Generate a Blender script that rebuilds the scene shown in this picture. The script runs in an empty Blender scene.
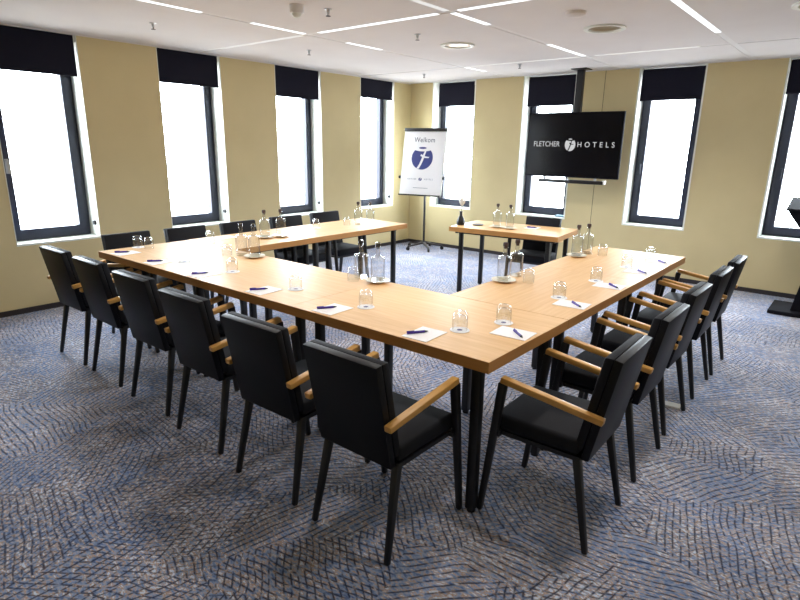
import bpy, bmesh, math, random
from mathutils import Vector, Matrix
random.seed(7)
S = bpy.context.scene
COL = S.collection
PI = math.pi

# ------------------------------------------------------------------ camera
CAM = Vector((1.0421, -1.8387, 1.5732)); YAW, PITCH, ROLL, FOC = 0.68496, 0.26787, 0.0160, 562.72
cy, sy, cp, sp = math.cos(YAW), math.sin(YAW), math.cos(PITCH), math.sin(PITCH)
fw = Vector((-sy*cp, cy*cp, -sp)); r0 = Vector((cy, sy, 0)); u0 = r0.cross(fw)
rt = r0*math.cos(ROLL) + u0*math.sin(ROLL); up = -r0*math.sin(ROLL) + u0*math.cos(ROLL)
cam = bpy.data.cameras.new('camera'); co = bpy.data.objects.new('camera', cam); COL.objects.link(co)
cam.sensor_width = 36.0; cam.lens = FOC/800*36.0; cam.clip_start = 0.02
m = Matrix.Identity(4)
for i in range(3):
    m[i][0], m[i][1], m[i][2], m[i][3] = rt[i], up[i], -fw[i], CAM[i]
co.matrix_world = m
S.camera = co

# ------------------------------------------------------------------ sky
W = bpy.data.worlds.new('overcast_sky'); S.world = W; W.use_nodes = True
nt = W.node_tree; nt.nodes.clear()
tc = nt.nodes.new('ShaderNodeTexCoord'); sx = nt.nodes.new('ShaderNodeSeparateXYZ')
rp = nt.nodes.new('ShaderNodeValToRGB'); bg = nt.nodes.new('ShaderNodeBackground'); wo = nt.nodes.new('ShaderNodeOutputWorld')
mp = nt.nodes.new('ShaderNodeMapRange'); mp.inputs[1].default_value = -1; mp.inputs[2].default_value = 1
nt.links.new(tc.outputs['Generated'], sx.inputs[0]); nt.links.new(sx.outputs[2], mp.inputs[0])
nt.links.new(mp.outputs[0], rp.inputs[0]); nt.links.new(rp.outputs[0], bg.inputs[0]); nt.links.new(bg.outputs[0], wo.inputs[0])
rp.color_ramp.elements[0].position = 0.40; rp.color_ramp.elements[0].color = (.28, .285, .29, 1)
rp.color_ramp.elements[1].position = 0.56; rp.color_ramp.elements[1].color = (.82, .92, 1, 1)
bg.inputs[1].default_value = 31.0
S.view_settings.view_transform = 'Standard'; S.view_settings.look = 'None'
S.view_settings.gamma = 1.0; S.view_settings.use_curve_mapping = False
S.view_settings.exposure = 0.0
S.cycles.max_bounces = 12; S.cycles.diffuse_bounces = 6; S.cycles.transparent_max_bounces = 24
S.cycles.use_denoising = True
S.cycles.sample_clamp_indirect = 6.0

XL, YB, H, XR, YF = -4.882, 5.613, 2.517, 3.1, -3.6
DEP = 0.30
WY = [(-.13, .615), (1.385, 2.13), (2.9, 3.665), (4.435, 5.19)]
WX = [(-4.455, -3.675), (-2.905, -2.14), (-1.365, -.62), (.145, .90)]
SILL, HEAD = .645, 2.512
def portal(loc, rot, w, h, name):
    l = bpy.data.lights.new(name, 'AREA'); l.shape = 'RECTANGLE'; l.size = w; l.size_y = h
    l.cycles.is_portal = True
    o = bpy.data.objects.new(name, l); COL.objects.link(o); o.location = loc; o.rotation_euler = rot
for a, b in WY:
    portal((XL-DEP-.02, (a+b)/2, 1.5), (0, -PI/2, 0), 1.8, b-a, 'window_portal')
for a, b in WX:
    portal(((a+b)/2, YB+DEP+.02, 1.5), (-PI/2, 0, 0), b-a, 1.8, 'window_portal')

# ------------------------------------------------------------------ helpers
def tag(o, label=None, cat=None, group=None, kind=None):
    if label: o['label'] = label
    if cat: o['category'] = cat
    if group: o['group'] = group
    if kind: o['kind'] = kind
    return o
def empty(name, loc=(0, 0, 0), rz=0):
    o = bpy.data.objects.new(name, None); COL.objects.link(o); o.location = loc; o.rotation_euler = (0, 0, rz)
    o.empty_display_size = .1
    return o
class MB:
    def __init__(s): s.b = bmesh.new()
    def hull8(s, p):
        v = [s.b.verts.new(q) for q in p]
        for f in ((3, 2, 1, 0), (4, 5, 6, 7), (0, 1, 5, 4), (1, 2, 6, 5), (2, 3, 7, 6), (3, 0, 4, 7)):
            s.b.faces.new([v[i] for i in f])
        return s
    def box(s, x0, x1, y0, y1, z0, z1):
        return s.hull8([(x0, y0, z0), (x1, y0, z0), (x1, y1, z0), (x0, y1, z0), (x0, y0, z1), (x1, y0, z1), (x1, y1, z1), (x0, y1, z1)])
    def bar(s, a, b, wa, wb=None, side=(1, 0, 0), ta=None, tb=None):
        """square bar from a to b; widths along side, thickness across"""
        a, b = Vector(a), Vector(b); wb = wa if wb is None else wb; ta = wa if ta is None else ta; tb = wb if tb is None else tb
        d = (b-a).normalized(); u = Vector(side); u = (u-d*u.dot(d)).normalized(); v = d.cross(u)
        P = [c+u*(i*w/2)+v*(j*t/2) for c, w, t in ((a, wa, ta), (b, wb, tb)) for i, j in ((-1, -1), (1, -1), (1, 1), (-1, 1))]
        return s.hull8(P)
    def tube(s, a, b, ra, rb=None, n=16):
        a, b = Vector(a), Vector(b); rb = ra if rb is None else rb
        d = (b-a).normalized(); u = d.orthogonal().normalized(); v = d.cross(u)
        A = [s.b.verts.new(a+(u*math.cos(t)+v*math.sin(t))*ra) for t in [2*PI*i/n for i in range(n)]]
        B = [s.b.verts.new(b+(u*math.cos(t)+v*math.sin(t))*rb) for t in [2*PI*i/n for i in range(n)]]
        for i in range(n): s.b.faces.new((A[i], A[(i+1) % n], B[(i+1) % n], B[i]))
        s.b.faces.new(A[::-1]); s.b.faces.new(B)
        return s
    def lathe(s, prof, n=28, c=(0, 0, 0)):
        c = Vector(c); rings = []
        for r, z in prof:
            if r < 1e-6: rings.append([s.b.verts.new(c+Vector((0, 0, z)))])
            else: rings.append([s.b.verts.new(c+Vector((r*math.cos(2*PI*i/n), r*math.sin(2*PI*i/n), z))) for i in range(n)])
        for A, B in zip(rings, rings[1:]):
            for i in range(n):
                j = (i+1) % n
                if len(A) == 1 and len(B) == 1: break
                if len(A) == 1: s.b.faces.new((A[0], B[j], B[i]))
                elif len(B) == 1: s.b.faces.new((A[i], A[j], B[0]))
                else: s.b.faces.new((A[i], A[j], B[j], B[i]))
        return s
    def poly(s, pts, off):
        """extrude a planar outline by vector off"""
        off = Vector(off); A = [s.b.verts.new(Vector(p)) for p in pts]; B = [s.b.verts.new(Vector(p)+off) for p in pts]
        n = len(A); s.b.faces.new(A[::-1]); s.b.faces.new(B)
        for i in range(n): s.b.faces.new((A[i], A[(i+1) % n], B[(i+1) % n], B[i]))
        return s
    def bevel(s, w, seg=2):
        bmesh.ops.bevel(s.b, geom=list(s.b.edges), offset=w, segments=seg, affect='EDGES', profile=.5)
        return s
    def build(s, name, mat, parent=None, smooth=False, loc=None):
        bmesh.ops.recalc_face_normals(s.b, faces=list(s.b.faces))
        me = bpy.data.meshes.new(name); s.b.to_mesh(me); s.b.free()
        if smooth:
            for p in me.polygons: p.use_smooth = True
            try: me.set_sharp_from_angle(angle=math.radians(40))
            except Exception: pass
        o = bpy.data.objects.new(name, me); COL.objects.link(o); me.materials.append(mat)
        if parent: o.parent = parent
        if loc: o.location = loc
        return o
def copy_tree(o, parent=None):
    c = o.copy(); COL.objects.link(c)
    if parent: c.parent = parent
    for ch in list(o.children): copy_tree(ch, c)
    return c

# ------------------------------------------------------------------ materials
def srgb(r, g, b):
    f = lambda c: (c/255/12.92) if c/255 <= .04045 else ((c/255+.055)/1.055)**2.4
    return (f(r), f(g), f(b), 1)
def pbr(name, col, rough=.5, metal=0, spec=.5, coat=0):
    m = bpy.data.materials.new(name); m.use_nodes = True; p = m.node_tree.nodes['Principled BSDF']
    p.inputs['Base Color'].default_value = col; p.inputs['Roughness'].default_value = rough
    p.inputs['Metallic'].default_value = metal; p.inputs['Specular IOR Level'].default_value = spec
    p.inputs['Coat Weight'].default_value = coat
    return m
def noisy(name, c1, c2, scale, rough=.8, bump=0, spec=.4, stretch=(1, 1, 1), detail=4):
    m = pbr(name, c1, rough, 0, spec); t = m.node_tree; p = t.nodes['Principled BSDF']
    tc = t.nodes.new('ShaderNodeTexCoord'); mp = t.nodes.new('ShaderNodeMapping'); n = t.nodes.new('ShaderNodeTexNoise')
    mp.inputs['Scale'].default_value = stretch; n.inputs['Scale'].default_value = scale; n.inputs['Detail'].default_value = detail
    r = t.nodes.new('ShaderNodeValToRGB'); r.color_ramp.elements[0].color = c1; r.color_ramp.elements[1].color = c2
    r.color_ramp.elements[0].position = .3; r.color_ramp.elements[1].position = .7
    t.links.new(tc.outputs['Object'], mp.inputs[0]); t.links.new(mp.outputs[0], n.inputs[0])
    t.links.new(n.outputs[0], r.inputs[0]); t.links.new(r.outputs[0], p.inputs['Base Color'])
    if bump:
        b = t.nodes.new('ShaderNodeBump'); b.inputs['Strength'].default_value = bump; b.inputs['Distance'].default_value = .004
        t.links.new(n.outputs[0], b.inputs['Height']); t.links.new(b.outputs[0], p.inputs['Normal'])
    return m
def emit(name, col, s):
    m = bpy.data.materials.new(name); m.use_nodes = True; t = m.node_tree; t.nodes.clear()
    e = t.nodes.new('ShaderNodeEmission'); o = t.nodes.new('ShaderNodeOutputMaterial'); t.links.new(e.outputs[0], o.inputs[0])
    e.inputs[0].default_value = col; e.inputs[1].default_value = s
    return m
def glassy(name, ior, tint=(1, 1, 1, 1), gain=1.0):
    m = bpy.data.materials.new(name); m.use_nodes = True; t = m.node_tree; t.nodes.clear()
    o = t.nodes.new('ShaderNodeOutputMaterial'); mx = t.nodes.new('ShaderNodeMixShader'); f = t.nodes.new('ShaderNodeFresnel')
    tr = t.nodes.new('ShaderNodeBsdfTransparent'); g = t.nodes.new('ShaderNodeBsdfGlossy')
    mu = t.nodes.new('ShaderNodeMath'); mu.operation = 'MULTIPLY'; mu.use_clamp = True; mu.inputs[1].default_value = gain
    ge = t.nodes.new('ShaderNodeNewGeometry'); mv = t.nodes.new('ShaderNodeMix'); t.links.new(ge.outputs['Backfacing'], mv.inputs[0])
    mv.inputs[2].default_value = ior; mv.inputs[3].default_value = 1/ior; t.links.new(mv.outputs[0], f.inputs[0]); tr.inputs[0].default_value = tint; g.inputs['Roughness'].default_value = .02
    t.links.new(f.outputs[0], mu.inputs[0]); t.links.new(mu.outputs[0], mx.inputs[0])
    t.links.new(tr.outputs[0], mx.inputs[1]); t.links.new(g.outputs[0], mx.inputs[2]); t.links.new(mx.outputs[0], o.inputs[0])
    return m

M = {}
M['wall'] = noisy('wall_paint', srgb(207, 191, 147), srgb(212, 196, 152), 3, .85, 0, .25)
M['ceil'] = noisy('ceiling_paint', srgb(226, 222, 220), srgb(230, 227, 225), 2, .9, 0, .2)
M['white'] = pbr('white_lacquer', srgb(235, 238, 230), .45)
M['slot'] = pbr('slot_cover', srgb(232, 230, 228), .6)
M['base'] = pbr('dark_baseboard', srgb(48, 42, 44), .5)
M['frame'] = pbr('anthracite_frame', srgb(26, 31, 52), .42)
M['blind'] = noisy('blind_fabric', srgb(22, 22, 34), srgb(26, 26, 40), 300, .9, 0, .2)
M['pane'] = glassy('window_glass', 1.45)
M['steel'] = pbr('brushed_steel', srgb(190, 192, 196), .35, .9)
M['fabric'] = noisy('black_upholstery', srgb(13, 15, 23), srgb(17, 19, 28), 260, .75, .15, .3)
M['leather'] = noisy('black_leatherette', srgb(12, 13, 19), srgb(14, 15, 22), 120, .45, .05, .22)
M['black'] = pbr('black_powdercoat', srgb(18, 18, 22), .42)
M['arm'] = noisy('oak_armrest', srgb(214, 166, 92), srgb(196, 146, 76), 9, .4, 0, .5, (6, .6, 6))
M['glass'] = glassy('drinking_glass', 1.5, (.965, .975, .98, 1), 1.5)
M['saucer'] = pbr('cream_porcelain', srgb(238, 232, 214), .25)
M['paper'] = pbr('white_paper', srgb(245, 243, 244), .8)
M['pen'] = pbr('purple_plastic', srgb(62, 34, 150), .3)
M['ink'] = pbr('navy_ink', srgb(44, 52, 120), .6)
M['grey_ink'] = pbr('grey_ink', srgb(112, 118, 134), .6)
M['welcome_ink'] = pbr('dark_grey_ink', srgb(72, 78, 96), .6)
M['casing'] = pbr('matt_black_casing', srgb(20, 20, 26), .8, 0, .1)
M['cork'] = pbr('brown_stopper', srgb(70, 52, 46), .6)
M['clear_stop'] = glassy('glass_stopper', 1.5, (.62, .63, .66, 1), 1.5)
M['screen'] = pbr('screen_black', srgb(11, 11, 18), .15, 0, .25)
M['plastic'] = pbr('black_plastic', srgb(16, 16, 20), .35)
M['led'] = emit('led_diffuser', (.95, .98, 1, 1), 1.5)
M['led_dim'] = emit('led_diffuser_dim', (1, .98, .95, 1), .85)
M['screen_white'] = emit('screen_lettering', (1, 1, 1, 1), .62)
M['petal'] = pbr('white_petal', srgb(240, 240, 232), .6)
M['stem'] = pbr('green_stem', srgb(70, 100, 50), .6)
M['pale_blue'] = pbr('pale_blue_plastic', srgb(96, 132, 152), .5)
M['reflector'] = pbr('lamp_reflector', srgb(170, 150, 116), .35, .6)
M['plate'] = pbr('light_grey_metal', srgb(236, 234, 228), .5)

def table_wood():
    m = pbr('beech_laminate', srgb(222, 172, 112), .45, 0, .3); t = m.node_tree; p = t.nodes['Principled BSDF']
    tc = t.nodes.new('ShaderNodeTexCoord'); mp = t.nodes.new('ShaderNodeMapping'); n = t.nodes.new('ShaderNodeTexNoise')
    mp.inputs['Scale'].default_value = (1.2, 22, 22); n.inputs['Scale'].default_value = 3; n.inputs['Detail'].default_value = 6
    r = t.nodes.new('ShaderNodeValToRGB')
    r.color_ramp.elements[0].color = srgb(214, 170, 116); r.color_ramp.elements[0].position = .3
    r.color_ramp.elements[1].color = srgb(228, 188, 136); r.color_ramp.elements[1].position = .7
    t.links.new(tc.outputs['Object'], mp.inputs[0]); t.links.new(mp.outputs[0], n.inputs[0]); t.links.new(n.outputs[0], r.inputs[0])
    t.links.new(r.outputs[0], p.inputs['Base Color'])
    return m
M['beech'] = table_wood()
M['beech_edge'] = noisy('beech_edge_shaded', srgb(186, 132, 72), srgb(196, 144, 84), 4, .45, 0, .4, (1, 1, 10))  # darker than the top: weaker light on the edges put into the colour

def carpet():
    m = bpy.data.materials.new('patterned_carpet'); m.use_nodes = True; t = m.node_tree; N = t.nodes; L = t.links
    p = N['Principled BSDF']; p.inputs['Roughness'].default_value = .95; p.inputs['Specular IOR Level'].default_value = .15; p.inputs['Sheen Weight'].default_value = .35; p.inputs['Sheen Tint'].default_value = (.8, .88, 1, 1); p.inputs['Sheen Roughness'].default_value = .4
    def nd(ty, **k):
        n = N.new(ty)
        for a, v in k.items(): setattr(n, a, v)
        return n
    def math_(op, a, b=None, clamp=False):
        n = nd('ShaderNodeMath', operation=op, use_clamp=clamp)
        for i, x in enumerate((a, b)):
            if x is None: continue
            if isinstance(x, (int, float)): n.inputs[i].default_value = x
            else: L.new(x, n.inputs[i])
        return n.outputs[0]
    tc = nd('ShaderNodeTexCoord'); P = tc.outputs['Object']
    def noise(scale, detail=3, vec=P, col=False):
        n = nd('ShaderNodeTexNoise'); n.inputs['Scale'].default_value = scale; n.inputs['Detail'].default_value = detail
        L.new(vec, n.inputs['Vector']); return n.outputs['Color' if col else 0]
    def warp(amount, scale):
        c = noise(scale, 2, P, True)
        s = nd('ShaderNodeVectorMath', operation='SUBTRACT'); L.new(c, s.inputs[0]); s.inputs[1].default_value = (.5, .5, .5)
        k = nd('ShaderNodeVectorMath', operation='SCALE'); L.new(s.outputs[0], k.inputs[0]); k.inputs['Scale'].default_value = amount
        a = nd('ShaderNodeVectorMath', operation='ADD'); L.new(P, a.inputs[0]); L.new(k.outputs[0], a.inputs[1]); return a.outputs[0]
    wv = warp(.12, 2.2)
    big = warp(.5, 1.3)
    # patches, each with its own hatch direction
    vo = nd('ShaderNodeTexVoronoi'); vo.inputs['Scale'].default_value = 1.9; L.new(big, vo.inputs['Vector'])
    ang = nd('ShaderNodeSeparateColor'); L.new(vo.outputs['Color'], ang.inputs[0])
    a1 = math_('MULTIPLY', ang.outputs[0], PI)
    def lines(vec, angle, spacing, thin):
        vr = nd('ShaderNodeVectorRotate', rotation_type='Z_AXIS'); L.new(vec, vr.inputs['Vector'])
        if isinstance(angle, (int, float)): vr.inputs['Angle'].default_value = angle
        else: L.new(angle, vr.inputs['Angle'])
        sp = nd('ShaderNodeSeparateXYZ'); L.new(vr.outputs[0], sp.inputs[0])
        f = math_('FRACT', math_('MULTIPLY', sp.outputs[0], 1/spacing))
        d = math_('ABSOLUTE', math_('SUBTRACT', f, .5))
        mr = nd('ShaderNodeMapRange', interpolation_type='SMOOTHSTEP'); L.new(d, mr.inputs[0])
        mr.inputs[1].default_value = .5-thin; mr.inputs[2].default_value = .5; mr.inputs[3].default_value = 0; mr.inputs[4].default_value = 1
        return mr.outputs[0]
    l1 = lines(wv, a1, .031, .25)
    l2 = lines(wv, math_('ADD', a1, 1.0), .028, .24)
    l3 = lines(wv, .7, .026, .23)
    on2 = math_('GREATER_THAN', ang.outputs[1], .38); on3 = math_('GREATER_THAN', ang.outputs[2], .55)
    ln = math_('MAXIMUM', l1, math_('MAXIMUM', math_('MULTIPLY', l2, on2), math_('MULTIPLY', l3, math_('MULTIPLY', on3, .7))))
    brk = nd('ShaderNodeMapRange'); L.new(noise(28, 2), brk.inputs[0]); brk.inputs[1].default_value = .33; brk.inputs[2].default_value = .52
    ln = math_('MULTIPLY', ln, brk.outputs[0])
    # yarn colours
    r = nd('ShaderNodeValToRGB'); cr = r.color_ramp; cr.interpolation = 'LINEAR'
    st = [(.30, srgb(82, 104, 154)), (.415, srgb(122, 144, 186)), (.492, srgb(164, 174, 198)), (.546, srgb(178, 146, 122)), (.605, srgb(216, 228, 246)), (.8, srgb(112, 136, 184))]
    cr.elements[0].position, cr.elements[0].color = st[0]; cr.elements[1].position, cr.elements[1].color = st[-1]
    for q, c in st[1:-1]:
        e = cr.elements.new(q); e.color = c
    st_v = nd('ShaderNodeMapping'); st_v.inputs['Rotation'].default_value = (0, 0, .6); st_v.inputs['Scale'].default_value = (1, 2.2, 1); L.new(wv, st_v.inputs[0])
    mixn = math_('ADD', math_('MULTIPLY', noise(42, 3, st_v.outputs[0]), .72), math_('MULTIPLY', noise(3.2, 3), .28))
    L.new(mixn, r.inputs[0])
    mx = nd('ShaderNodeMix', data_type='RGBA'); L.new(math_('MULTIPLY', ln, .92), mx.inputs[0]); L.new(r.outputs[0], mx.inputs[6]); mx.inputs[7].default_value = srgb(30, 34, 60)
    L.new(mx.outputs[2], p.inputs['Base Color'])
    b = nd('ShaderNodeBump'); b.inputs['Strength'].default_value = .35; b.inputs['Distance'].default_value = .004
    L.new(math_('SUBTRACT', 1, ln), b.inputs['Height']); L.new(b.outputs[0], p.inputs['Normal'])
    return m
M['carpet'] = carpet()

# ------------------------------------------------------------------ setting
def struct(o): o['kind'] = 'structure'; return o
struct(MB().box(XL-.3, XR+.1, YF-.1, YB+.3, -.06, 0).build('floor', M['carpet']))
def wall_with_openings(name, axis, spans, a0, a1):
    b = MB()
    def seg(u0, u1, z0, z1):
        if axis == 'x': b.box(XL-DEP, XL, u0, u1, z0, z1)
        else: b.box(u0, u1, YB, YB+DEP, z0, z1)
    u = a0
    for s0, s1 in spans:
        seg(u, s0, 0, H+.06); seg(s0, s1, 0, SILL-.018); seg(s0, s1, HEAD+.012, H+.06); u = s1
    seg(u, a1, 0, H+.06)
    return struct(b.build(name, M['wall']))
wall_with_openings('wall_left', 'x', WY, YF, YB)
wall_with_openings('wall_back', 'y', WX, XL-DEP, XR)
struct(MB().box(XR, XR+.1, YF, YB+.3, 0, H+.06).build('wall_right', M['wall']))
struct(MB().box(XL-.3, XR+.1, YF-.1, YF, 0, H+.06).build('wall_front', M['wall']))
# a panel joint in the back wall
struct(MB().box(-1.779, -1.773, YB-.0012, YB, .05, H).build('trim_1', pbr('joint_shadow_gap', srgb(96, 88, 70), .9)))
struct(MB().box(XL, XL+.012, YF, YB, 0, .05).build('baseboard_left', M['base']))
struct(MB().box(XL+.012, XR-.012, YB-.012, YB, 0, .05).build('baseboard_back', M['base']))
struct(MB().box(XR-.012, XR, YF, YB-.012, 0, .05).build('baseboard_right', M['base']))
struct(MB().box(XL+.012, XR-.012, YF, YF+.012, 0, .05).build('baseboard_front', M['base']))
struct(MB().box(XL, XL+.012, YF, YB-.03, H-.010, H-.001).build('trim_2', M['ceil']))

# ceiling of panels with slots between
SX = [-3.09, -1.555, -.165, 1.35]; SY = [-.68, 1.86, 4.39]; SW = .028
cb = MB()
xs = [XL-.3] + [v for s in SX for v in (s-SW, s+SW)] + [XR+.1]
ys = [YF-.1] + [v for s in SY for v in (s-SW, s+SW)] + [YB+.3]
for i in range(0, len(xs), 2):
    for j in range(0, len(ys), 2):
        cb.box(xs[i], xs[i+1], ys[j], ys[j+1], H, H+.05)
cb.box(XL-.3, XR+.1, YF-.1, YB+.3, H+.06, H+.1)
struct(cb.build('ceiling', M['ceil']))
sb = MB()
for s in SX: sb.box(s-SW, s+SW, YF, YB, H+.004, H+.05)
for s in SY:
    for i in range(0, len(xs), 2): sb.box(xs[i], xs[i+1], s-SW, s+SW, H+.004, H+.05)
struct(sb.build('trim_3', M['slot']))

def window(n, axis, s0, s1, edge):
    """built in a local frame: u along the wall, d into the wall, z up"""
    root = struct(empty('window_%d' % n, (XL, (s0+s1)/2, 0) if axis == 'x' else ((s0+s1)/2, YB, 0), PI/2 if axis == 'x' else 0))
    # local x = along the wall, local y = outward
    h = (s1-s0)/2; T = edge; D = DEP
    rb = MB()
    rb.box(-h, -h+T, -.003, D, SILL-.018, HEAD); rb.box(h-T, h, -.003, D, SILL-.018, HEAD)
    rb.box(-h+T, h-T, -.003, D, SILL-.018, SILL); rb.box(-h, h, -.003, D, HEAD, HEAD+.012)
    rb.build('reveal', M['white'], root)
    def ring(x0, x1, z0, z1, w, d0, d1, name, par, bev=.006):
        b = MB(); b.box(x0, x0+w, d0, d1, z0, z1); b.box(x1-w, x1, d0, d1, z0, z1)
        b.box(x0+w, x1-w, d0, d1, z0, z0+w); b.box(x0+w, x1-w, d0, d1, z1-w, z1)
        return b.build(name, M['frame'], par)
    ring(-h+T, h-T, SILL, HEAD, .055, .21, .29, 'window_frame', root)
    sash = ring(-h+T+.045, h-T-.045, SILL+.045, HEAD-.045, .06, .19, .268, 'window_sash', root)
    MB().box(-h+T+.10, h-T-.10, .225, .237, SILL+.10, HEAD-.10).build('glass_pane', M['pane'], sash)
    hb = MB(); hx = -h+T+.075
    hb.box(hx-.014, hx+.014, .176, .19, 1.27, 1.40); hb.box(hx-.009, hx+.009, .150, .176, 1.37, 1.392); hb.box(hx-.011, hx+.011, .146, .158, 1.27, 1.392)
    hb.build('handle', M['steel'] if axis == 'x' else M['frame'], sash)
    if axis == 'x':
        MB().tube((h-T, .07, .775), (h-T-.02, .07, .775), .024, .02).build('cord_cleat', M['plastic'], root, True)
    return root
wn = 1
for a, b in WY: window(wn, 'x', a, b, .006); wn += 1
for a, b in WX: window(wn, 'y', a, b, .018); wn += 1

def blind(axis, s0, s1, zb, gl, gr, label, grp):
    """gl / gr: gaps to the sides of the opening as seen from inside"""
    root = empty('roller_blind', (XL, (s0+s1)/2, 0) if axis == 'x' else ((s0+s1)/2, YB, 0), PI/2 if axis == 'x' else 0)
    h = (s1-s0)/2; x0, x1 = -h+gl, h-gr
    MB().box(x0, x1, .018, .022, zb+.02, HEAD-(.004 if axis == 'x' else .04)).build('blind_fabric', M['blind'], root)
    MB().box(x0, x1, .012, .028, zb, zb+.022).bevel(.004).build('bottom_bar', M['blind'], root)
    MB().tube((x0, .05, HEAD-.035), (x1, .05, HEAD-.035), .028).build('roller_tube', M['blind'], root, True)
    for q in (x0-.008, x1): MB().box(q, q+.008, .01, .09, HEAD-.07, HEAD).build('bracket', M['white'], root)
    tag(root, label, 'blind', grp)
G = 'half-lowered black roller blinds'
for (a, b), zb, lab in zip(WY, (2.15, 2.175, 2.145, 2.24), (
        'black roller blind, largest one, cut off by the left edge of the photo',
        'black roller blind on the second window along the side wall from the camera',
        'black roller blind on the third window along the side wall, before the corner one',
        'short black roller blind on the side wall window beside the room corner')):
    blind('x', a, b, zb, .012, .022, lab, G)
for (a, b), zb, gl, gr, lab in zip(WX, (2.16, 2.12, 2.14, 2.16), (.11, .07, .035, .02), (.03, .025, .02, .02), (
        'black roller blind on the end wall window behind the flipchart',
        'black roller blind on the window partly hidden by the television',
        'black roller blind on the end wall window between television and lectern',
        'black roller blind on the window behind the lectern')):
    blind('y', a, b, zb, gl, gr, lab, G)

# ------------------------------------------------------------------ ceiling fittings
def strip(x0, x1, y0, y1, mat, label):
    root = empty('linear_ceiling_light', ((x0+x1)/2, (y0+y1)/2, H+.004))
    hx, hy = (x1-x0)/2, (y1-y0)/2
    MB().box(-hx, hx, -hy, hy, -.003, 0).build('housing', M['white'], root)
    MB().box(-hx+.003, hx-.003, -hy+.003, hy-.003, -.006, -.003).build('diffuser', M[mat], root)
    tag(root, label, 'ceiling light', 'slim recessed ceiling light strips')
w = SW-.001
def sxs(x, y0, y1, mat, lab): strip(x-w, x+w, y0, y1, mat, lab)
def sys_(y, x0, x1, mat, lab): strip(x0, x1, y-w, y+w, mat, lab)
sys_(SY[1], -4.45, -3.18, 'led_dim', 'lit strip light running from the side wall windows to the first ceiling cross')
sys_(SY[1], -2.95, -1.66, 'led', 'lit strip light between the two slot crossings above the table middle')
sys_(SY[1], -1.48, -.9, 'led', 'short lit strip light at the top edge, running on from the central crossing')
sxs(SX[0], 1.25, 1.82, 'led', 'short lit strip light ending at the ceiling cross near the domed sensor')
sxs(SX[0], .30, .80, 'led', 'short lit strip light at the upper edge near the side wall')
sxs(SX[0], 2.35, 2.85, 'led', 'short lit strip light beyond the cross, above the window side tables')
sxs(SX[0], 4.43, 4.9, 'led', 'tiny lit strip light near the room corner over the flipchart')
sxs(SX[1], 1.90, 2.41, 'led', 'lit strip light by the ring shaped downlight over the table middle')
sxs(SX[1], .95, 1.82, 'led_dim', 'strip light leaving the photo at the top, short of the central crossing')
sxs(SX[1], 3.5, 4.36, 'led', 'lit strip light pointing at the television pole')
sys_(SY[2], -3.05, -1.62, 'led_dim', 'faint strip light across the ceiling in front of the television')
sys_(SY[2], -1.45, -.45, 'led_dim', 'strip light from the television pole towards the lectern side')
sxs(SX[2], 2.0, 3.75, 'led', 'brightest wide strip light above the row of chairs on the lectern side')

LAMP_W = 70
def lamp_in(root):
    l = bpy.data.lights.new('downlight_lamp', 'SPOT'); l.energy = LAMP_W; l.spot_size = math.radians(150); l.spot_blend = .45
    l.shadow_soft_size = .10; l.color = (1, .965, .92)
    o = bpy.data.objects.new('downlight_lamp', l); COL.objects.link(o); o.parent = root; o.location = (0, 0, -.012)
def downlight(x, y, r, label):
    root = empty('round_downlight', (x, y, H))
    MB().lathe([(r, 0), (r, -.012), (r-.012, -.016), (r-.035, -.012), (r-.04, -.001)], 40).build('trim_ring', M['white'], root, True)
    MB().lathe([(r-.04, -.001), (r-.06, -.003), (r*.42, -.005), (r*.4, -.004), (0, -.004)], 40).build('reflector', M['reflector'], root, True)
    lamp_in(root)
    tag(root, label, 'ceiling light', 'round ceiling downlights')
downlight(-2.285, 3.05, .165, 'round downlight with white ring, above the gap between the tables')
downlight(-.855, 3.05, .165, 'round downlight with pale ring, in front of the television top corner')
for x, y in ((-2.285, .50), (-.855, .50), (.575, .50), (.575, 3.05)):  # unseen downlights, added to brighten the tables and floor
    downlight(x, y, .165, 'added round downlight above the frame, unseen, for fill light')
d = MB().lathe([(.075, 0), (.072, -.02), (.05, -.03), (0, -.033)], 32).build('smoke_detector', M['ceil'], None, True, (-.82, 2.385, H))
tag(d, 'flat white round detector on the ceiling near the top edge', 'detector')
root = empty('ceiling_sensor', (-2.31, 1.06, H))
MB().lathe([(.05, 0), (.05, -.05), (.046, -.055), (.035, -.055)], 28).build('housing', M['slot'], root, True)
MB().lathe([(.035, -.055), (.034, -.066), (.022, -.08), (0, -.086)], 28).build('dome', M['white'], root, True)
tag(root, 'domed white sensor hanging from the ceiling at the top edge', 'sensor')
def sprinkler(x, y, lab, sc=1):
    root = empty('ceiling_sprinkler', (x, y, H))
    MB().lathe([(.028*sc, 0), (.028*sc, -.004), (.012*sc, -.006), (.01*sc, -.03), (0, -.03)], 16).build('body', M['steel'], root, True)
    MB().lathe([(0, -.046*sc), (.018*sc, -.046*sc), (.018*sc, -.049*sc), (0, -.05*sc)], 12).tube((.006, 0, -.03), (.006, 0, -.047), .002, n=8).tube((-.006, 0, -.03), (-.006, 0, -.047), .002, n=8).build('deflector', M['base'], root)
    tag(root, lab, 'sprinkler', 'small ceiling sprinklers')
for (x, y), lab in zip(((-3.78, .78), (-3.73, 2.44), (-2.27, 2.40), (-3.93, 4.69), (-2.4, 4.53), (-2.22, 1.28)), (
        'ceiling sprinkler in front of the side wall pier beside the largest blind', 'ceiling sprinkler in front of the third side wall window', 'ceiling sprinkler midway between domed sensor and ringed downlight',
        'ceiling sprinkler above the flipchart', 'ceiling sprinkler just above the television window blind', 'tiny ceiling sprinkler beside the domed sensor')):
    sprinkler(x, y, lab)

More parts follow.
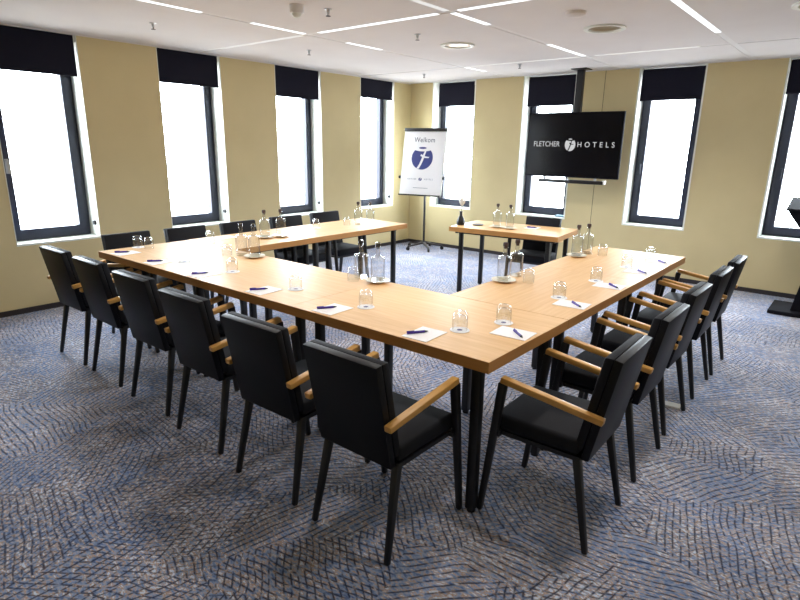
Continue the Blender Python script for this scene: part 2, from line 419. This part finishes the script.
# ------------------------------------------------------------------ tables
def table(x0, x1, y0, y1, label, rz=0, ix=.10, iy=.075, grain='x', legs=None, group='beech conference tables with black legs'):
    cx, cyy = (x0+x1)/2, (y0+y1)/2; hx, hy = (x1-x0)/2-.0012, (y1-y0)/2-.0012
    root = empty('conference_table', (cx, cyy, 0), rz)
    if grain == 'x': MB().box(-hx, hx, -hy, hy, .702, .75).build('tabletop', M['beech'], root)
    else:
        t = MB().box(-hy, hy, -hx, hx, .702, .75).build('tabletop', M['beech'], root); t.rotation_euler = (0, 0, PI/2)
    e = .0012
    b = MB(); b.box(-hx-e, hx+e, -hy-e, -hy, .7005, .7485); b.box(-hx-e, hx+e, hy, hy+e, .7005, .7485)
    b.box(-hx-e, -hx, -hy, hy, .7005, .7485); b.box(hx, hx+e, -hy, hy, .7005, .7485); b.build('edge_band', M['beech_edge'], root)
    lx, ly = hx-ix, hy-iy
    f = MB(); f.box(-lx, lx, -ly+.02, -ly+.05, .675, .702); f.box(-lx, lx, ly-.05, ly-.02, .675, .702)
    f.box(-lx-.015, -lx+.015, -ly, ly, .676, .701); f.box(lx-.015, lx+.015, -ly, ly, .676, .701); f.build('underframe', M['black'], root)
    for px, py in (legs or ((-lx, -ly), (lx, -ly), (lx, ly), (-lx, ly))):
        l = MB().box(px-.022, px+.022, py-.022, py+.022, .012, .701).bevel(.007).build('leg', M['black'], root, True)
        MB().lathe([(0, 0), (.02, 0), (.02, .012), (0, .012)], 16, (px, py, 0)).build('foot_cap', M['plastic'], l, True)
    return tag(root, label, 'table', group)
table(-3.478, -2.40, 0, .766, 'beech table at the corner by the largest window, end of the long row',
      legs=((-.211, -.133), (.439, -.268), (.439, .308), (-.211, .308)))
table(-2.40, -1.21, 0, .766, 'middle beech table of the long row with chairs backed to the camera',
      legs=((-.50, -.245), (.515, -.245), (.50, .308), (-.50, .308)))
table(-1.21, 0, 0, .766, 'beech table forming the big corner that points at the camera',
      legs=((-.525, -.245), (.52, -.315), (.52, .308), (-.505, .308)))
table(-3.50, -2.80, .768, 1.80, 'beech table on the window side, adjoining the long row', grain='y', legs=((-.05, -.416), (.275, -.416), (.275, .406), (-.05, .416)))
table(-3.50, -2.80, 1.80, 2.97, 'beech table on the window side, its free end towards the flipchart', grain='y', legs=((-.05, -.53), (.275, -.53), (.275, .44), (-.275, .50)))
table(-.72, 0, .768, 1.90, 'beech table on the lectern side, adjoining the corner table', grain='y', legs=((-.275, -.466), (.275, -.466), (.275, .517), (-.275, .466)))
table(-.72, 0, 1.90, 3.034, 'beech table on the lectern side, free end below the television wall', grain='y', legs=((-.275, -.466), (.275, -.520), (.215, .466), (-.275, .466)))
HA = math.radians(6.5)
hc = Vector((-2.356, 3.126, 0)) + Vector((math.cos(HA), math.sin(HA), 0))*.59 + Vector((-math.sin(HA), math.cos(HA), 0))*.345
table(hc.x-.59, hc.x+.59, hc.y-.345, hc.y+.345, 'single beech table standing alone in front of the television', HA, .06, .06,
      legs=((-.51, -.20), (.455, -.20), (.49, .27), (-.50, .32)))

# ------------------------------------------------------------------ chairs
def chair_proto():
    root = empty('armchair')
    s = MB().box(-.198, .198, -.165, .212, .402, .476).bevel(.018, 3).build('seat', M['fabric'], root, True)
    f = MB(); f.box(-.2, .2, -.17, .165, .385, .404); f.box(-.224, -.2, .165, .2, .385, .41); f.box(.2, .224, .165, .2, .385, .41); f.box(-.2, .2, .165, .2, .385, .404)
    f.build('seat_frame', M['black'], root)
    # reclined back: front cushion and rear shell
    def slab(x, f0b, f0t, t, zb, zt, slope=0):
        yb, yt = f0b-.24, f0t-.24
        return MB().hull8([(-x, yb-t, zb), (x, yb-t, zb), (x, yb, zb), (-x, yb, zb), (-x, yt-t, zt-slope), (x, yt-t, zt-slope), (x, yt, zt), (-x, yt, zt)])
    slab(.191, .098, .018, .036, .43, .834).bevel(.007, 2).build('backrest', M['fabric'], root, True)
    slab(.191, .066, -.019, .032, .392, .834, .007).bevel(.004, 2).build('back_panel', M['leather'], root, True)
    for sx in (-1, 1):
        MB().bar((sx*.207, -.24, 0), (sx*.183, -.158, .40), .024, .034).bevel(.007).build('leg', M['black'], root, True)
        MB().bar((sx*.222, .24, 0), (sx*.222, .163, .636), .026, .036).bevel(.007).build('leg', M['black'], root, True)
        MB().bar((sx*.214, -.255, .588), (sx*.220, .172, .648), .034, .036, ta=.026, tb=.028).bevel(.005).build('armrest', M['arm'], root, True)
    return root
proto = chair_proto(); first = [True]
def chair(x, y, rz, label, group):
    c = proto if first[0] else copy_tree(proto); first[0] = False
    c.location = (x, y, 0); c.rotation_euler = (0, 0, rz); tag(c, label, 'chair', group)
SRow = [(-3.335, -.335), (-2.765, -.339), (-2.155, -.354), (-1.545, -.390), (-.92, -.428), (-.354, -.437)]
SLab = ['black armchair at the far window end of the long row backed to the camera', 'black armchair second from the window end of the row backed to the camera',
        'black armchair third from the window end of the row backed to the camera', 'black armchair third from the table corner in the row backed to the camera',
        'black armchair second from the table corner in the row backed to the camera', 'large black armchair beside the table corner, its whole back facing the camera']
for (x, y), l, j in zip(SRow, SLab, (.01, -.01, .015, 0, .02, 0)):
    chair(x, y+.24, j, l, 'black armchairs with their backs to the camera')
ERow = [(.413, .330), (.402, .987), (.385, 1.58), (.386, 2.216), (.388, 2.745)]
ELab = ['big black armchair side-on at the table corner, first of the lectern side row', 'black armchair second from the corner in the lectern side row',
        'middle black armchair of the lectern side row of five', 'black armchair second from the end in the lectern side row', 'black armchair at the far end of the lectern side row']
for (x, y), l, j in zip(ERow, ELab, (.02, 0, -.01, 0, .015)):
    chair(x-.24, y, PI/2+j, l, 'black armchairs along the lectern side')
WLab = ['black armchair behind the table corner below the first side wall pier', 'black armchair under the second side wall window',
        'black armchair with back showing between glass and bottles, middle of the window row', 'black armchair behind the pair of bottles, under the third side wall window', 'black armchair at the flipchart end of the window row']
for (x, y), l, j in zip([(-3.70, .335), (-3.69, .87), (-3.67, 1.42), (-3.70, 2.02), (-3.70, 2.58)], WLab, (0, .02, .03, -.05, -.05)):
    chair(x+.24, y, -PI/2+j, l, 'black armchairs on the window side')
chair(-1.655, 3.745, PI+.13, 'single black armchair behind the table that stands alone', None)

# ------------------------------------------------------------------ table settings
pad0 = MB().box(-.0675, .0675, -.087, .087, 0, .0025).build('notepad', M['paper'])
pen0 = empty('ballpoint_pen')
MB().tube((-.048, 0, .006), (.036, 0, .006), .0058, n=12).build('barrel', M['pen'], pen0, True)
MB().tube((.036, 0, .006), (.054, 0, .0055), .0056, .0014, n=12).build('tip', M['plastic'], pen0, True)
MB().box(-.050, -.014, -.0018, .0018, .0118, .0145).box(-.05, -.046, -.0018, .0018, .006, .0145).build('clip', M['pen'], pen0)
coa0 = empty('paper_coaster')
MB().lathe([(0, 0), (.046, 0), (.046, .0014), (0, .0014)], 36).build('disc', M['paper'], coa0)
MB().lathe([(0, .0014), (.013, .0014), (.013, .0017), (0, .0017)], 20).build('printed_emblem', M['ink'], coa0)
gls0 = empty('drinking_glass')   # stands upside down
MB().lathe([(.034, 0), (.0355, .001), (.0375, .03), (.0372, .058), (.034, .076), (.027, .087), (.015, .0915), (0, .092)], 32).lathe([(.034, .0005), (.0345, .03), (.034, .054), (.029, .066), (.018, .072), (0, .073)], 32).build('bowl', M['glass'], gls0, True)
used = {}
def place(src, loc, rz, label, cat, group):
    o = src if src.name not in used else copy_tree(src); used[src.name] = 1
    o.location = loc; o.rotation_euler = (0, 0, rz); tag(o, label, cat, group); return o
T = .75
def setting(px, py, prz, nx, ny, nrz, gx, gy, where, coaster=True, onpad=True):
    place(pad0, (px, py, T), prz, 'white notepad ' + where, 'notepad', 'white notepads on the tables')
    place(pen0, (nx, ny, T+.0025), nrz, 'purple ballpoint pen ' + where, 'pen', 'purple pens on the notepads')
    z = T
    if coaster:
        place(coa0, (gx, gy, T), prz, 'round white paper coaster ' + where, 'coaster', 'paper coasters under the glasses'); z += .0014
    place(gls0, (gx, gy, z), 0, 'upturned drinking glass ' + where, 'glass', 'upturned drinking glasses')
s6 = (-.40, .105, .05, -.43, .09, math.radians(55))
for gx, gy, px, where in ((-3.43, .29, -3.25, 'at the window end place of the long row'), (-2.64, .235, -2.755, 'at the second place from the window end'),
                          (-2.12, .275, -2.18, 'at the third place from the window end'), (-1.46, .255, -1.565, 'at the third place from the table corner'),
                          (-.90, .255, -.995, 'at the second place from the table corner'), (-.315, .265, -.40, 'at the long row place next to the table corner')):
    setting(px, .105, .05, px-.03, .09, math.radians(58), gx, gy, where)
for gx, gy, py, where in ((-.22, .505, .39, 'at the first lectern side place by the corner'), (-.22, 1.14, 1.05, 'at the second lectern side place'),
                          (-.22, 1.70, 1.62, 'at the middle lectern side place'), (-.22, 2.29, 2.18, 'at the fourth lectern side place'), (-.19, 2.74, 2.66, 'at the last lectern side place')):
    setting(-.105, py, PI/2+.06, -.075, py-.01, math.radians(-40), gx, gy, where)
place(gls0, (-3.31, .32, T), 0, 'upturned drinking glass, extra one at the table corner below the first pier', 'glass', 'upturned drinking glasses')
for y, where in ((.83, 'alone on the table below the second side wall window'), (2.045, 'in front of the last window side chair back')):
    place(coa0, (-3.25, y, T), 0, 'round white paper coaster ' + where, 'coaster', 'paper coasters under the glasses')
    place(gls0, (-3.25, y, T+.0014), 0, 'upturned drinking glass ' + where, 'glass', 'upturned drinking glasses')
place(pad0, (-3.37, 1.06, T), .1, 'white notepad alone on the window side table', 'notepad', 'white notepads on the tables')

sau0 = empty('saucer')
MB().lathe([(0, 0), (.04, 0), (.045, .003), (.072, .012), (.078, .014), (.076, .017), (.045, .008), (0, .007)], 40).build('plate', M['saucer'], sau0, True)
def bottle_proto(stop):
    root = empty('water_bottle')
    MB().lathe([(0, .001), (.040, .001), (.0435, .005), (.0435, .143), (.0425, .149), (.039, .1535), (.026, .157), (.0165, .162), (.014, .170), (.0135, .19), (.0135, .212), (.0165, .214), (.0165, .220), (.011, .220)], 32
         ).lathe([(0, .014), (.038, .014), (.0405, .018), (.0405, .141), (.0395, .146), (.036, .150), (.023, .1535), (.0135, .160), (.0112, .170), (.011, .19), (.011, .220)], 32).build('glass_body', M['glass'], root, True)
    MB().lathe([(0, .205), (.0105, .205), (.0112, .2195), (.0165, .221), (.0165, .238), (.013, .243), (0, .244)], 24).build('stopper', stop, root, True)
    return root
bot_c = bottle_proto(M['cork']); bot_g = bottle_proto(M['clear_stop'])
PAIRS = [
 (-2.42, .675, 0, 'at the notched inner corner of the long row, saucer in view'),
 (-2.55, .655, 0, 'at the notched inner corner, behind an upturned glass'),
 (-1.225, .715, 0, 'on the inner long row edge, saucer in full view'),
 (-1.385, .735, 0, 'on the inner long row edge, behind an upturned glass'),
 (-3.10, 1.29, 1, 'on the window side table, camera side of its pair'),
 (-3.055, 1.44, 1, 'on the window side table, flipchart side of its pair'),
 (-3.12, 2.53, 1, 'below the corner window, next to an upturned glass'),
 (-3.03, 2.62, 1, 'below the corner window, on the flipchart side'),
 (-1.95, 3.43, 1, 'on the lone table, the one nearer the black vase'),
 (-1.80, 3.43, 1, 'on the lone table, the one nearer the black chair'),
 (-.655, 1.275, 1, 'on the lectern side inner edge, saucer in full view'),
 (-.675, 1.47, 1, 'on the lectern side inner edge, behind an upturned glass'),
 (-.655, 2.43, 1, 'at the far end of the lectern side, saucer in full view'),
 (-.645, 2.61, 1, 'at the far end of the lectern side, rear of its pair')]
for x, y, cork, where in PAIRS:
    two = (x, y) in ((-3.055, 1.44), (-1.80, 3.43)); z = T
    if two or where.endswith('in view') or where.endswith('full view') or 'camera side' in where or 'black vase' in where:
        z += .0075
        place(sau0, (x, y, T), 0, 'cream saucer ' + where.replace(', saucer in full view', ', under a bottle').replace(', saucer in view', ', under a bottle').replace('the one', 'under the bottle'), 'saucer', 'cream saucers under water bottles')
    place(bot_c if cork else bot_g, (x, y, z), random.random(), 'clear water bottle ' + where, 'bottle', 'clear water bottles in pairs')
for x, y, where in ((-1.36, .635, 'beside the bottle pair on the inner edge of the long row'), (-.525, 1.36, 'beside the bottle pair on the lectern side'), (-.52, 2.62, 'beside the far bottle pair on the lectern side'),
                    (-3.16, 2.40, 'beside the bottle pair below the corner window'), (-2.60, .56, 'beside the bottle pair at the notched inner corner')):
    place(gls0, (x, y, T), 0, 'upturned drinking glass ' + where, 'glass', 'upturned drinking glasses')

# lone table: vase, dish, pad and pen
v = empty('bud_vase', (-2.33, 3.31, T))
MB().lathe([(0, 0), (.034, 0), (.045, .012), (.046, .04), (.034, .075), (.018, .10), (.014, .13), (.019, .15), (.013, .15), (.009, .13), (0, .12)], 28).build('vessel', M['plastic'], v, True)
tag(v, 'small black bud vase at the end of the lone table', 'vase')
fl = empty('white_flower', (-2.33, 3.31, T+.121))
MB().tube((0, 0, 0), (.008, 0, .09), .003, n=8).build('stem', M['stem'], fl)
pb = MB()
for k in range(6):
    a = k*PI/3; c, s_ = math.cos(a), math.sin(a)
    for (r1, z1, r2, z2) in ((.006, .085, .03, .13), (.03, .13, .036, .17)):
        wd = .016
        pb.hull8([(r1*c-wd*s_*.6+.008, r1*s_+wd*c*.6, z1), (r1*c+wd*s_*.6+.008, r1*s_-wd*c*.6, z1), (r1*c*.85+wd*s_*.6+.008, r1*s_*.85-wd*c*.6, z1+.002), (r1*c*.85-wd*s_*.6+.008, r1*s_*.85+wd*c*.6, z1+.002),
                  (r2*c-wd*s_+.008, r2*s_+wd*c, z2), (r2*c+wd*s_+.008, r2*s_-wd*c, z2), (r2*c*.9+wd*s_+.008, r2*s_*.9-wd*c, z2+.002), (r2*c*.9-wd*s_+.008, r2*s_*.9+wd*c, z2+.002)])
pb.build('petal', M['petal'], fl)
tag(fl, 'white flower standing in the small black vase', 'flower')
d = MB().lathe([(0, 0), (.05, 0), (.062, .008), (.058, .011), (0, .005)], 32).build('dark_dish', M['plastic'], None, True, (-2.19, 3.44, T))
tag(d, 'flat black dish beside the small black vase', 'dish')
place(pad0, (-1.66, 3.67, T), .1, 'white notepad on the lone table in front of its chair', 'notepad', 'white notepads on the tables')
place(pen0, (-1.66, 3.66, T+.0025), .2, 'purple ballpoint pen on the lone table in front of its chair', 'pen', 'purple pens on the notepads')
d = MB().box(-.075, .075, -.045, .045, 0, .026).bevel(.008, 2).build('pale_blue_case', M['pale_blue'], None, True, (-2.235, YB+.09, SILL)); d.rotation_euler = (0, 0, .1)
tag(d, 'small pale blue flat case on the sill under the television', 'case')

# ------------------------------------------------------------------ lettering and emblem
def text_mesh(name, body, size, mat, parent, loc, rot, spacing=1.0, xs=1.0, th=.0006, align='CENTER', width=None):
    cu = bpy.data.curves.new(name, 'FONT'); cu.body = body; cu.size = size; cu.align_x = align; cu.align_y = 'CENTER'
    cu.space_character = spacing; cu.extrude = th
    tmp = bpy.data.objects.new(name, cu); COL.objects.link(tmp)
    dg = bpy.context.evaluated_depsgraph_get(); me = bpy.data.meshes.new_from_object(tmp.evaluated_get(dg))
    bpy.data.objects.remove(tmp)
    me.materials.clear(); me.materials.append(mat)
    o = bpy.data.objects.new(name, me); COL.objects.link(o); o.parent = parent; o.location = loc; o.rotation_euler = rot; o.scale = (xs, 1, 1)
    if width:
        vx = [v.co.x for v in me.vertices]; k = width/(max(vx)-min(vx)); mid = (max(vx)+min(vx))/2
        for v in me.vertices: v.co.x = (v.co.x-mid)*k
        o.scale = (1, 1, 1)
    return o
def emblem(r, disc_mat, fig_mat, parent, loc, rx, name='emblem'):
    """disc with a curved cap band and a slanted figure, built in its own XY plane"""
    g = MB().lathe([(0, 0), (r, 0), (r, .0012), (0, .0012)], 48).build(name, disc_mat, parent, False, loc); g.rotation_euler = (rx, 0, 0)
    z = .0012; off = (0, 0, .0008)
    b = MB()
    a0 = math.radians(44)
    rim = [(math.cos(a)*r*1.003, math.sin(a)*r*1.003, z) for a in [a0+(PI-2*a0)*i/16 for i in range(17)]]
    low = [(q[0], r*(.66-.09*(1-(q[0]/(.72*r))**2)), z) for q in rim]
    for i in range(16): b.poly([low[i+1], low[i], rim[i], rim[i+1]], off)
    b.build('emblem_band', fig_mat, g); b = MB()
    b.poly([(.36*r*math.cos(t)-.02*r, r*.865+.085*r*math.sin(t), z+.0008) for t in [2*PI*i/20 for i in range(20)]], (0, 0, .0006))
    b.build('emblem_cap', disc_mat, g); b = MB()
    stem = [(.28, .64), (.14, .24), (.02, -.16), (-.12, -.52), (-.34, -.92)]
    wd = [.07, .10, .11, .11, .12]
    for i in range(4):
        (x0, y0), (x1, y1) = stem[i], stem[i+1]
        b.poly([((x1-wd[i+1])*r, y1*r, z), ((x1+wd[i+1])*r, y1*r, z), ((x0+wd[i])*r, y0*r, z), ((x0-wd[i])*r, y0*r, z)], off)
    b.poly([(-.20*r, .20*r, z), (.10*r, .02*r, z), (.58*r, .0, z), (.68*r, .10*r, z), (.2*r, .16*r, z), (-.12*r, .34*r, z)], off)
    b.build('emblem_figure', fig_mat, g)
    return g

# ------------------------------------------------------------------ television
tv = empty('television', (-1.95, 5.20, 1.61))
MB().box(-.615, .615, -.02, .02, -.395, .395).bevel(.006).build('casing', M['casing'], tv, True)
MB().box(-.60, .60, -.0225, -.019, -.375, .383).build('screen', M['screen'], tv)
text_mesh('lettering', 'FLETCHER', .092, M['screen_white'], tv, (-.338, -.0232, .010), (PI/2, 0, 0), 1.02, width=.355)
text_mesh('lettering', 'HOTELS', .088, M['screen_white'], tv, (.305, -.0232, .006), (PI/2, 0, 0), 1.75, width=.46)
emblem(.078, M['screen_white'], M['screen'], tv, (-.022, -.0225, .006), PI/2).scale = (.88, 1, 1)
tag(tv, 'large black television with white lettering, hung before a window', 'television')
pole = empty('television_pole', (-1.965, 5.30, 0))
MB().box(-.043, .043, -.03, .03, 1.35, H-.012).bevel(.004).build('pole', M['plastic'], pole, True)
MB().box(-.10, .10, -.09, .09, H-.012, H).bevel(.003).build('ceiling_plate', M['plastic'], pole)
MB().box(-.22, .22, -.075, -.03, 1.45, 1.77).build('mounting_bracket', M['plastic'], pole)
tag(pole, 'black ceiling pole carrying the television', 'pole')
sbx = empty('soundbar', (-1.93, 5.19, 1.165))
MB().box(-.43, .43, -.035, .035, -.022, .022).bevel(.008).build('body', M['plastic'], sbx, True)
MB().box(.415, .445, -.03, .03, -.018, .03).bevel(.004).build('end_cap', M['plate'], sbx, True)
for x in (-.37, .30): MB().box(x, x+.03, -.005, .005, .02, .0495).build('bracket', M['steel'], sbx)
tag(sbx, 'slim black bar hanging directly under the television', 'soundbar')

# ------------------------------------------------------------------ flipchart
fx = empty('flipchart', (-4.255, 5.21, 0), math.radians(14))
for k in range(5):
    a = 2*PI*k/5 + .35
    l = MB().bar((.02*math.cos(a), .02*math.sin(a), .10), (.29*math.cos(a), .29*math.sin(a), .062), .045, .03, (-math.sin(a), math.cos(a), 0), .03, .02).bevel(.004).build('base_arm', M['steel'] if False else M['base'], fx, True)
    c = MB().tube((.29*math.cos(a)-.012*math.sin(a), .29*math.sin(a)+.012*math.cos(a), .028), (.29*math.cos(a)+.012*math.sin(a), .29*math.sin(a)-.012*math.cos(a), .028), .028)
    c.tube((.29*math.cos(a), .29*math.sin(a), .03), (.29*math.cos(a), .29*math.sin(a), .066), .007); c.build('caster', M['plastic'], l, True)
MB().lathe([(0, .08), (.035, .08), (.035, .12), (.018, .14), (.016, 1.3), (0, 1.3)], 20).build('pole', M['plastic'], fx, True)
TILT = math.radians(11)
bd = MB().box(-.34, .34, -.012, .012, -.49, .49).build('board', M['white'], fx, False, (0, -.10, 1.335)); bd.rotation_euler = (-TILT, 0, 0)
MB().box(-.33, .33, -.016, -.012, -.485, .45).build('paper_sheet', M['paper'], bd)
MB().box(-.345, .345, -.035, .0, .455, .50).bevel(.006).build('clamp_bar', M['plastic'], bd, True)
MB().box(-.34, .34, -.05, .0, -.505, -.488).build('pen_tray', M['plastic'], bd)
for sx in (-1, 1): MB().tube((sx*.34, 0, -.23), (sx*.375, 0, -.23), .022).build('knob', M['plastic'], bd, True)
MB().box(-.03, .03, .012, .09, -.06, .06).build('tilt_bracket', M['plastic'], bd)
text_mesh('lettering', 'Welkom', .105, M['welcome_ink'], bd, (.0, -.0163, .325), (PI/2, 0, 0), 1.08, .86)
emblem(.172, M['ink'], M['paper'], bd, (-.015, -.0162, .06), PI/2)
emblem(.026, M['ink'], M['paper'], bd, (-.015, -.0162, -.255), PI/2, 'small_emblem')
text_mesh('lettering', 'FLETCHER', .03, M['grey_ink'], bd, (-.15, -.0163, -.255), (PI/2, 0, 0), 1.1)
text_mesh('lettering', 'HOTELS', .03, M['grey_ink'], bd, (.12, -.0163, -.255), (PI/2, 0, 0), 1.4)
MB().box(-.12, .12, -.0166, -.0158, -.388, -.382).build('printed_line', M['grey_ink'], bd)
tag(fx, 'white flipchart with round navy emblem on a five-armed wheeled base', 'flipchart')

# ------------------------------------------------------------------ lectern and floor outlet
lx = empty('lectern', (.975, 5.0, 0))
prof = [(.34, .04), (.325, .15), (.29, .38), (.285, .52), (.32, .70), (.40, .86), (.52, 1.02)]
b = MB()
for (w0, z0), (w1, z1) in zip(prof, prof[1:]):
    b.hull8([(-w0, -.16, z0), (w0, -.16, z0), (w0, .16, z0), (-w0, .16, z0), (-w1, -.16, z1), (w1, -.16, z1), (w1, .16, z1), (-w1, .16, z1)])
bmesh.ops.remove_doubles(b.b, verts=list(b.b.verts), dist=1e-5)
b.build('column', M['casing'], lx)
MB().box(-.52, .52, -.27, .24, 0, .04).bevel(.008).build('base_plate', M['casing'], lx, True)
MB().hull8([(-.53, -.2, 1.02), (.53, -.2, 1.02), (.53, .2, 1.02), (-.53, .2, 1.02), (-.53, -.2, 1.04), (.53, -.2, 1.04), (.53, .2, 1.13), (-.53, .2, 1.13)]).build('reading_top', M['casing'], lx)
tag(lx, 'black lectern with a flared top, cut by the edge of the photo', 'lectern')
fb = MB().box(-.06, .06, -.035, .035, 0, .012).bevel(.003).build('floor_outlet_cover', M['plate'], None, False, (.30, 1.81, 0)); fb.rotation_euler = (0, 0, .1)
tag(fb, 'light grey cover plate on the carpet between the chair legs', 'floor outlet')
